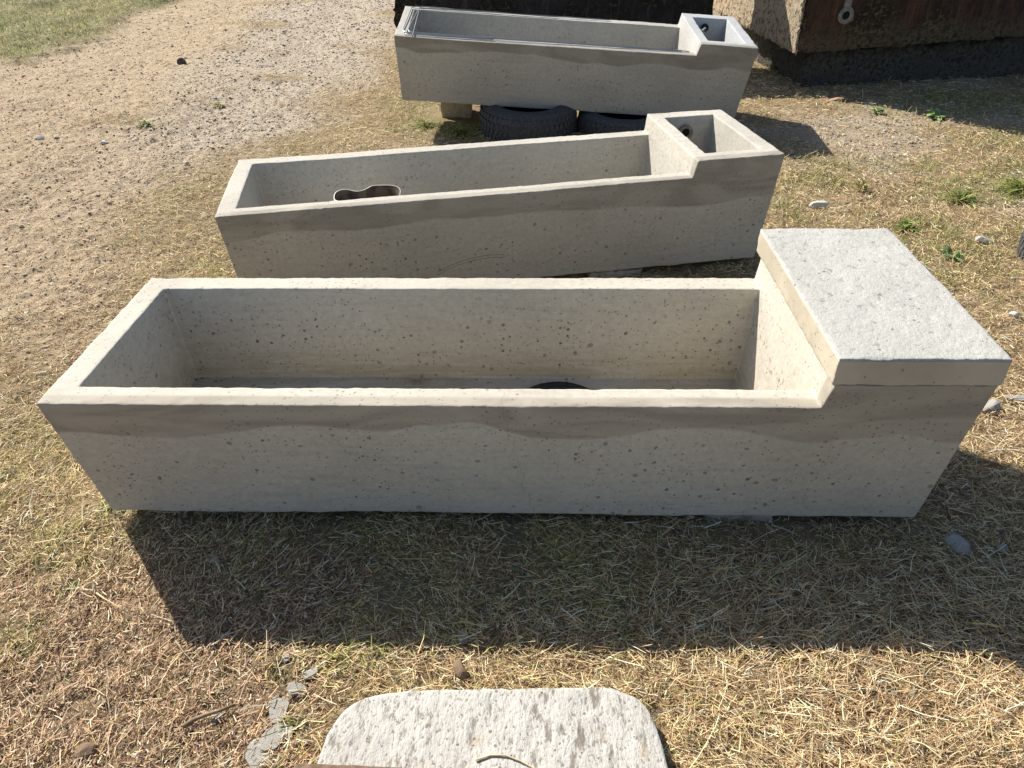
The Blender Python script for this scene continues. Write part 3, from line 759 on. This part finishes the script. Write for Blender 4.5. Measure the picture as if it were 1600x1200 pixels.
def ribbons(name, x, y, z0, yaw, length, width, lift, bend, tint, mat, segs=2, droop=None, roll=None):
    n = len(x); dx, dy = np.cos(yaw), np.sin(yaw); P = []
    side = np.stack([-dy, dx, np.zeros(n)], -1)
    if roll is not None: side = side * np.cos(roll)[:, None] + np.array([0, 0, 1.0]) * np.sin(roll)[:, None]
    K = segs + 1; V = np.zeros((n, K, 2, 3), np.float32)
    for k in range(K):
        t = k / segs
        px = x + dx * length * t * np.cos(lift) + -dy * bend * length * (t * t); py = y + dy * length * t * np.cos(lift) + dx * bend * length * (t * t)
        pz = z0 + length * (np.sin(lift) * t - (0 if droop is None else droop * t * t))
        c = np.stack([px, py, pz], -1); w = width * (1 - .65 * t if segs > 1 and droop is not None else 1 - .25 * t) * .5
        V[:, k, 0] = c - side * w[:, None]; V[:, k, 1] = c + side * w[:, None]
    b = (np.arange(n) * K * 2)[:, None, None]; k = np.arange(segs)[None, :, None] * 2
    F = (b + k + np.array([0, 1, 3, 2])[None, None]).reshape(-1, 4)
    T_ = np.repeat(tint[:, None, :], K * 2, 1).reshape(-1, 3)
    return mesh_np(name, V.reshape(-1, 3), F, mat, True, None, T_)

def pick(pal, w, n):
    pal = np.array(pal); i = RNG.choice(len(pal), n, p=np.array(w) / sum(w)); return pal[i] * (RNG.random((n, 1)) * .5 + .75)

# ------------------------------------------------------------------ straw litter
x, y = fan_sample(800000)
z = zones(x, y)
dens = .95 - .50 * z['track'] - .40 * z['grav_r'] - .55 * z['lawn'] + .1 * z['n2']
dens = dens * (1 - .25 * sst(4, 9, y)) * (1 - .75 * sst(.18, .55, fbm2(x, y, 6.5, 411, 3)))
keep = (RNG.random(len(x)) < dens) & ~inside_obj(x, y)
x, y = x[keep], y[keep]; z = {k: v[keep] for k, v in z.items()}; n = len(x)
gold = z['gold']; br = z['brown']; tr = z['track']
ln = (.009 + .046 * RNG.random(n) ** 3.0 + .040 * gold * RNG.random(n) ** 2.5) * (1 - .30 * br) + (RNG.random(n) < .02) * .05
ln = ln * (1 + .04 * y)
wd = (.0008 + .0012 * RNG.random(n) ** 1.5) * (1 + .20 * y) * (1 + .25 * br)
lay = RNG.random(n)
hz0 = relief(x, y, z) + .001 + (.018 * (1 - tr) + .008 * gold) * lay
tint = pick([(.58, .44, .265), (.48, .35, .19), (.38, .26, .14), (.26, .165, .09), (.64, .53, .37), (.17, .11, .065)], [4.5, 5, 3.8, 2.6, 2.2, 2.2], n)
bt = pick([(.42, .28, .165), (.30, .19, .11), (.52, .38, .25), (.17, .11, .07), (.58, .48, .35)], [4, 3, 3, 2, 1.2], n)
gt = pick([(.30, .30, .10), (.20, .25, .07), (.42, .36, .13), (.34, .30, .12)], [2, 1, 3, 2], n)
m1 = RNG.random(n) < (br * .85 + tr * .5); tint[m1] = bt[m1]
yl = (1 - tr) * (1 - br) * (1 - gold) * (x < 1.2)
m2 = RNG.random(n) < (yl * (.10 + .22 * z['green']) + .35 * z['spot'] + .03); tint[m2] = gt[m2]
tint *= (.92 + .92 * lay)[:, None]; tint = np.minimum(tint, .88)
comb = fbm2(x, y, .9, 333) * 2.2 + .4
yaw = np.where(RNG.random(n) < .35, comb + RNG.normal(0, .5, n), RNG.random(n) * 6.283)
straw_m = tinted('dry_straw', .7, .12)
o = ribbons('straw', x, y, hz0, yaw, ln, wd, RNG.normal(.06, .20, n), RNG.normal(0, .22, n), tint, straw_m, 2, None, RNG.normal(0, .7, n))
tag(o, 'dry straw and grass litter scattered over the ground', 'straw', kind='stuff')

# short tufted blades standing up (dry and green grass)
x, y = fan_sample(330000)
z = zones(x, y)
tuft = sst(.0, .55, fbm2(x, y, 11, 77, 2) + .25 * z['n2'])
base = np.clip(.45 * (1 - z['track']) * (1 - .6 * z['grav_r']) * (1 - .6 * z['brown']) * (1 - .5 * z['gold']), 0, 1) * tuft * (1 + .9 * z['right'] * sst(2.2, 2.8, y)) + 1.0 * z['spot'] * (.25 + .75 * tuft) + .85 * z['lawn'] + .10 * z['track'] * (fbm2(x, y, 2.4, 17) > .42)
keep = (RNG.random(len(x)) < base) & ~inside_obj(x, y)
x, y = x[keep], y[keep]; z = {k: v[keep] for k, v in z.items()}; n = len(x)
g = np.clip(z['spot'] * .85 + .70 * z['lawn'] * sst(-.45, .25, fbm2(x, y, 1.1, 63, 3)) + .30 * z['green'] * (1 - z['track']) + .08, 0, .95)
tint = pick([(.60, .49, .21), (.66, .55, .28), (.46, .37, .15), (.52, .45, .18)], [3, 2, 3, 2], n)
gg = pick([(.18, .24, .055), (.26, .32, .08), (.38, .38, .12), (.14, .19, .055)], [3, 3, 3, 1], n)
m1 = RNG.random(n) < g; tint[m1] = gg[m1]
hgt = (.012 + .022 * RNG.random(n)) * (1 + 1.8 * z['spot'] * RNG.random(n) + .8 * z['right'] * z['green'] + 1.6 * z['lawn'] + .03 * y)
o = ribbons('grass', x, y, relief(x, y, z) - .002, RNG.random(n) * 6.283, hgt * 1.3, (.0014 + .0016 * RNG.random(n)) * (1 + .17 * y), R(90) * (.25 + .55 * RNG.random(n)), RNG.normal(0, .2, n), tint, tinted('grass_blades', .65, .25), 2, .35 * RNG.random(n) + .1)
tag(o, 'short dry and green grass growing in patches round the troughs', 'grass', kind='stuff')

# ------------------------------------------------------------------ small stones and clods
ico = None
def ico_pts():
    t = (1 + 5 ** .5) / 2
    V = np.array([(-1, t, 0), (1, t, 0), (-1, -t, 0), (1, -t, 0), (0, -1, t), (0, 1, t), (0, -1, -t), (0, 1, -t), (t, 0, -1), (t, 0, 1), (-t, 0, -1), (-t, 0, 1)], float); V /= np.linalg.norm(V[0])
    F = np.array([(0, 11, 5), (0, 5, 1), (0, 1, 7), (0, 7, 10), (0, 10, 11), (1, 5, 9), (5, 11, 4), (11, 10, 2), (10, 7, 6), (7, 1, 8), (3, 9, 4), (3, 4, 2), (3, 2, 6), (3, 6, 8), (3, 8, 9), (4, 9, 5), (2, 4, 11), (6, 2, 10), (8, 6, 7), (9, 8, 1)])
    return V, F
def pebbles(name, x, y, z0, r, tint, mat):
    V0, F0 = ico_pts(); n = len(x)
    s = np.stack([r * (.8 + .6 * RNG.random(n)), r * (.8 + .5 * RNG.random(n)), r * (.45 + .35 * RNG.random(n))], -1)
    a = RNG.random(n) * 6.283; ca, sa = np.cos(a), np.sin(a)
    P = V0[None] * s[:, None] * (1 + (RNG.random((n, 12, 1)) - .5) * .5)
    X = P[..., 0] * ca[:, None] - P[..., 1] * sa[:, None]; Y = P[..., 0] * sa[:, None] + P[..., 1] * ca[:, None]
    V = np.stack([X + x[:, None], Y + y[:, None], P[..., 2] + z0[:, None]], -1).reshape(-1, 3)
    F = (F0[None] + (np.arange(n) * 12)[:, None, None]).reshape(-1, 3)
    return mesh_np(name, V, F, mat, False, None, np.repeat(tint[:, None], 12, 1).reshape(-1, 3))
x, y = fan_sample(190000, .5, 12.5); z = zones(x, y)
dens = .02 + .75 * z['grav_l'] + .6 * z['grav_r'] + .36 * z['track'] + .15 * z['brown']
keep = (RNG.random(len(x)) < dens) & ~inside_obj(x, y); x, y = x[keep], y[keep]; z = {k: v[keep] for k, v in z.items()}; n = len(x)
r = (.0018 + .0045 * RNG.random(n) ** 3 + .0045 * (RNG.random(n) < .015)) * (1 + .12 * y) * (1 + .3 * z['right'])
tint = pick([(.46, .41, .34), (.38, .335, .275), (.54, .48, .39), (.43, .34, .245), (.31, .265, .205), (.62, .57, .48)], [4, 3, 2.5, 4, .8, .9], n)
cl = RNG.random(n) < np.clip(z['track'] * .6 - z['grav_l'] * .5 + z['brown'] * .7, 0, 1)
ct_ = pick([(.47, .36, .25), (.37, .27, .18), (.55, .43, .31)], [3, 2, 2], n); tint[cl] = ct_[cl]
o = pebbles('gravel', x, y, relief(x, y, z) + r * .15, r, tint, tinted('gravel_stone', .9, 0, 60, .4))
tag(o, 'small gravel and soil crumbs strewn over the track and the ground', 'gravel', kind='stuff')

# ------------------------------------------------------------------ individual stones, flakes, twigs
def stone(name, label, cat, c, s, colr, rz=0, flat=.5, seed=0, group=None, lift=.3, sub=3, ang=.25, flake=False):
    import bmesh
    bm = bmesh.new(); bmesh.ops.create_icosphere(bm, subdivisions=sub, radius=1.0); rr = random.Random(seed)
    pl = [(Vector((rr.gauss(0, 1), rr.gauss(0, 1), rr.gauss(0, .7))).normalized(), rr.uniform(.55, .85)) for _ in range(11)]
    if flake:
        pl = [(Vector((math.cos(q), math.sin(q), rr.uniform(-.2, .2))).normalized(), rr.uniform(.45, .95)) for q in (rr.uniform(0, .5) + k * 1.15 for k in range(6))] + [(Vector((rr.uniform(-.08, .08), 0, 1)).normalized(), .55)]
    for v in bm.verts:
        p = v.co.copy()
        for nrm, d in pl:
            k = p.dot(nrm)
            if k > d: p -= nrm * (k - d)
        v.co = p + Vector((rr.uniform(-1, 1), rr.uniform(-1, 1), rr.uniform(-1, 1))) * .02
    me = bpy.data.meshes.new(name); bm.to_mesh(me); bm.free()
    me.materials.append(colr); o = bpy.data.objects.new(name, me); link(o)
    o.scale = (s[0], s[1], s[2]); o.location = (c[0], c[1], gz(*c) + s[2] * lift + .006); o.rotation_euler = (rr.uniform(-ang, ang), rr.uniform(-ang, ang), R(rz))
    return tag(o, label, cat, group)
grey_s = simple('grey_cement', (.50, .48, .42), .9, 30, .3, .003); white_s = simple('white_stone', (.70, .68, .63), .85, 40, .2, .003)
brown_s = simple('brown_stone', (.34, .235, .15), .9, 30, .35, .003); pale_s = simple('pale_stone_lump', (.50, .47, .42), .9, 30, .3, .003); brick = simple('brick_clay', (.42, .27, .19), .9, 40, .3, .002)
fl = [((-.525, .765), (.035, .045, .010), 20, 'grey cement flake lowest in the row of flakes left of the rounded slab'), ((-.50, .805), (.045, .032, .010), 50, 'grey cement flake second from the bottom of the photo'),
      ((-.515, .865), (.030, .040, .012), -10, 'angular grey cement flake in the middle of the row of flakes'), ((-.485, .915), (.018, .028, .009), 70, 'small grey cement flake above the middle of the row'),
      ((-.465, .953), (.036, .014, .010), 25, 'long thin grey flake leaning to the right near the top of the row'), ((-.528, .995), (.014, .017, .008), 0, 'smallest grey flake at the top of the row'),
      ((-.645, .85), (.022, .013, .009), 30, 'small grey flake at the end of the dark twig')]
for k, (c, s, rz, lb) in enumerate(fl): stone('cement_flake', lb, 'cement flake', c, (s[0], s[1], s[2] * .7), grey_s, rz, seed=40 + k, group='grey cement flakes', lift=1.0, ang=.12, flake=True)
stone('stone', 'angular pale grey stone in the shade right of the nearest trough', 'stone', (1.20, 1.335), (.034, .042, .016), pale_s, 30, seed=61, group='loose stones')
stone('stone', 'small dull stone right of the angular pale one in the shade', 'stone', (1.325, 1.325), (.022, .018, .010), grey_s, 10, seed=62, group='loose stones')
stone('stone', 'small whitish stone in the left part of the trough shadow', 'stone', (-.80, 1.30), (.018, .012, .009), white_s, 10, seed=63, group='loose stones')
stone('stone', 'flat grey chip in the middle of the trough shadow near its lower edge', 'stone', (-.115, 1.052), (.014, .028, .006), grey_s, 0, seed=64, group='loose stones', lift=.9)
stone('stone', 'brown pointed stone just above the rounded foreground slab', 'stone', (-.12, .962), (.024, .028, .018), brown_s, 20, seed=65, group='loose stones')
stone('stone', 'bright white stone in the grass behind the slab-covered tank', 'stone', (1.64, 3.73), (.055, .03, .022), white_s, 0, seed=66, group='loose stones')
stone('stone', 'pale stone right of the near trough, below the overhanging slab corner', 'stone', (1.61, 1.945), (.040, .032, .024), pale_s, 40, seed=67, group='loose stones')
stone('stone', 'flat pale stone at the right edge beside the slab corner', 'stone', (1.74, 1.99), (.055, .022, .018), pale_s, -10, seed=75, group='loose stones')
stone('stone', 'small white stone near the right edge above the slab corner', 'stone', (2.03, 2.55), (.026, .022, .018), white_s, 0, seed=68, group='loose stones')
stone('stone', 'tan stone left of the worn tyre at the right edge', 'stone', (2.26, 3.26), (.055, .035, .02), pale_s, 20, seed=69, group='loose stones')
stone('brick_piece', 'reddish flat brick piece at the tip of the shadow before the big stained tank', 'brick', (2.44, 5.78), (.085, .045, .016), brick, 5, seed=70)
stone('stone', 'small pale stone on the bare track at the left', 'stone', (-2.77, 4.97), (.035, .025, .015), white_s, 0, seed=71, group='loose stones')
stone('stone', 'white lilac chip on the track left of the other pale stone', 'stone', (-3.27, 5.07), (.035, .022, .015), simple('lilac_chip', (.58, .55, .62), .8), 30, seed=72, group='loose stones')
stone('stone', 'small dark stone on the gravel near the top left', 'stone', (-3.12, 7.35), (.05, .045, .04), simple('dark_stone', (.10, .085, .07), .9), 0, seed=73, group='loose stones')
stone('stone', 'brown stone at the lower left corner edge of the photo', 'stone', (-.90, .775), (.03, .02, .014), brown_s, 0, seed=74, group='loose stones')
twig_m = simple('twig_bark', (.30, .22, .14), .85, 60, .4, .001); pale_twig = simple('pale_straw_stem', (.62, .50, .30), .7, 60, .2, 0)
def twig(name, label, pts, r, m, cat='twig', group='twigs and stems'):
    P = [(a, b, gz(a, b) + dz) for a, b, dz in pts]; o = tube(name, P, r, m, None, 6, .6); return tag(o, label, cat, group)
twig('twig', 'dark crooked twig left of the grey cement flakes', [(-.71, .825, .02), (-.69, .842, .024), (-.665, .85, .03), (-.64, .858, .028), (-.61, .875, .02)], .006, twig_m)
sl = .088
o = tube('dry_stalk', [(-.07 + .03 * k, .735 + .012 * math.sin(k * .9) - .002 * k * k * .35, sl + .002 + .002 * math.sin(k)) for k in range(7)], .0022, pale_twig, None, 6, .7)
tag(o, 'long curved straw stem lying on the rounded foreground slab', 'straw stem', 'twigs and stems')
twig('dry_stalk', 'pale forked straw stem on the dry grass left of the shadow', [(-1.06, 1.18, .02), (-1.03, 1.16, .028), (-.98, 1.13, .03), (-.95, 1.115, .022)], .0022, pale_twig, 'straw stem')
# straw wisp caught in the near trough
tw = empty('straw_wisp'); tw.matrix_world = trmat(0) @ Matrix.Translation((.84, .545, .104))
tag(tw, 'small wisp of dry straw on the floor of the nearest trough', 'straw wisp')
rr = random.Random(5)
wm = simple('wisp_straw', (.34, .24, .13), .8, 60, .4, 0)
for k in range(16):
    a = rr.uniform(0, 6.28); l = rr.uniform(.02, .06)
    tube('stem', [(0, 0, .002), (math.cos(a) * l * .5, -abs(math.sin(a)) * l * .3, l * .35), (math.cos(a) * l, -abs(math.sin(a)) * l * .7 + rr.uniform(-.005, .01), rr.uniform(.002, l * .5))], .0009, wm, tw, 4)

# ------------------------------------------------------------------ weeds
weed_m = tinted('weed_leaves', .55, .3)
def weed(label, c, n, h, w, pal, spread=.6, seed=0, z0=None):
    g = np.random.default_rng(seed); segs = 4; K = segs + 1; V = []; F = []; T_ = []
    gz0 = gz(*c) if z0 is None else z0
    for i in range(n):
        a = g.random() * 6.283; l = h * (.5 + .7 * g.random()); ww = w * (.6 + .6 * g.random()); lf = R(35 + 45 * g.random()); b0 = len(V)
        ox, oy = c[0] + g.normal(0, .03) * h * 6, c[1] + g.normal(0, .03) * h * 6
        for k in range(K):
            t = k / segs; d = l * t * math.cos(lf) * (1 + .5 * t) * spread; zz_ = l * (math.sin(lf) * t - .55 * t * t * spread)
            x_ = ox + math.cos(a) * d; y_ = oy + math.sin(a) * d; wk = ww * math.sin(math.pi * (.12 + .85 * t)) * .5
            V.append((x_ + math.sin(a) * wk, y_ - math.cos(a) * wk, gz0 + zz_)); V.append((x_ - math.sin(a) * wk, y_ + math.cos(a) * wk, gz0 + zz_))
        p = pal[g.integers(len(pal))]; s = .75 + .5 * g.random()
        T_ += [tuple(q * s for q in p)] * (2 * K)
        for k in range(segs): F.append((b0 + 2 * k, b0 + 2 * k + 1, b0 + 2 * k + 3, b0 + 2 * k + 2))
    o = mesh_np('weed', np.array(V), np.array(F), weed_m, True, None, np.array(T_))
    return tag(o, label, 'weed', 'green weeds')
G1 = [(.19, .28, .06), (.27, .35, .08), (.38, .42, .12)]; G2 = [(.24, .36, .13), (.33, .45, .19), (.18, .28, .10)]; G3 = [(.30, .28, .10), (.20, .22, .06), (.45, .38, .18)]
weed('bright grassy weed by the left corner of the big stained tank', (2.30, 6.72), 70, .24, .012, G1 + G3, .8, 1)
weed('broad-leaved pale green weed at the shadow edge before the big stained tank', (2.98, 5.30), 26, .12, .035, G2, 1.0, 2)
weed('small green weed right of the brick piece', (2.62, 5.42), 24, .09, .022, G2, 1.0, 3)
weed('thick green weed patch near the right edge, largest of the weeds', (2.82, 3.88), 190, .15, .012, G1 + G3, 1.0, 4)
weed('green weed patch left of the largest one', (2.42, 3.80), 130, .11, .010, G1 + G3, 1.0, 5)
weed('yellowish grass tuft right of the middle trough', (1.95, 3.95), 60, .10, .008, G3, .8, 6)
weed('small green weed behind the slab-covered tank', (1.98, 3.45), 26, .09, .018, G1, .9, 7)
weed('small green weed between the white stone and the worn tyre', (2.05, 3.10), 24, .08, .018, G2, .9, 8)
weed('low green weed at the back corner of the covered slab', (1.62, 3.02), 26, .06, .012, G1, .9, 9)
weed('green grass tuft in the shade beside the left tyre', (-.36, 5.02), 90, .14, .010, G1 + G3, .8, 10)
weed('bright green tuft at the left end of the farthest trough', (-.62, 5.25), 80, .10, .009, G1 + G3, 1.0, 11)
weed('small green weed on the dry grass left of the trough shadow', (-1.16, 1.20), 30, .05, .006, G1, 1.1, 12)
weed('small green sprout under the left end of the nearest trough', (-1.18, 1.50), 26, .05, .006, G1 + G3, 1.1, 13)
weed('low mossy green sprout left of the rounded slab', (-.47, .83), 26, .035, .006, G1, 1.0, 14)
weed('thin pale sprout in the middle of the trough shadow', (.05, 1.22), 24, .06, .004, [(.25, .33, .2), (.3, .36, .2)], 1.2, 15)
weed('yellow grass tuft on the bare track, upper left', (-2.3, 5.9), 60, .08, .010, G3, 1.1, 16)
weed('yellow-green grass tuft on the bare track, left of the other', (-2.65, 5.35), 60, .08, .010, G3 + G1, 1.1, 17)
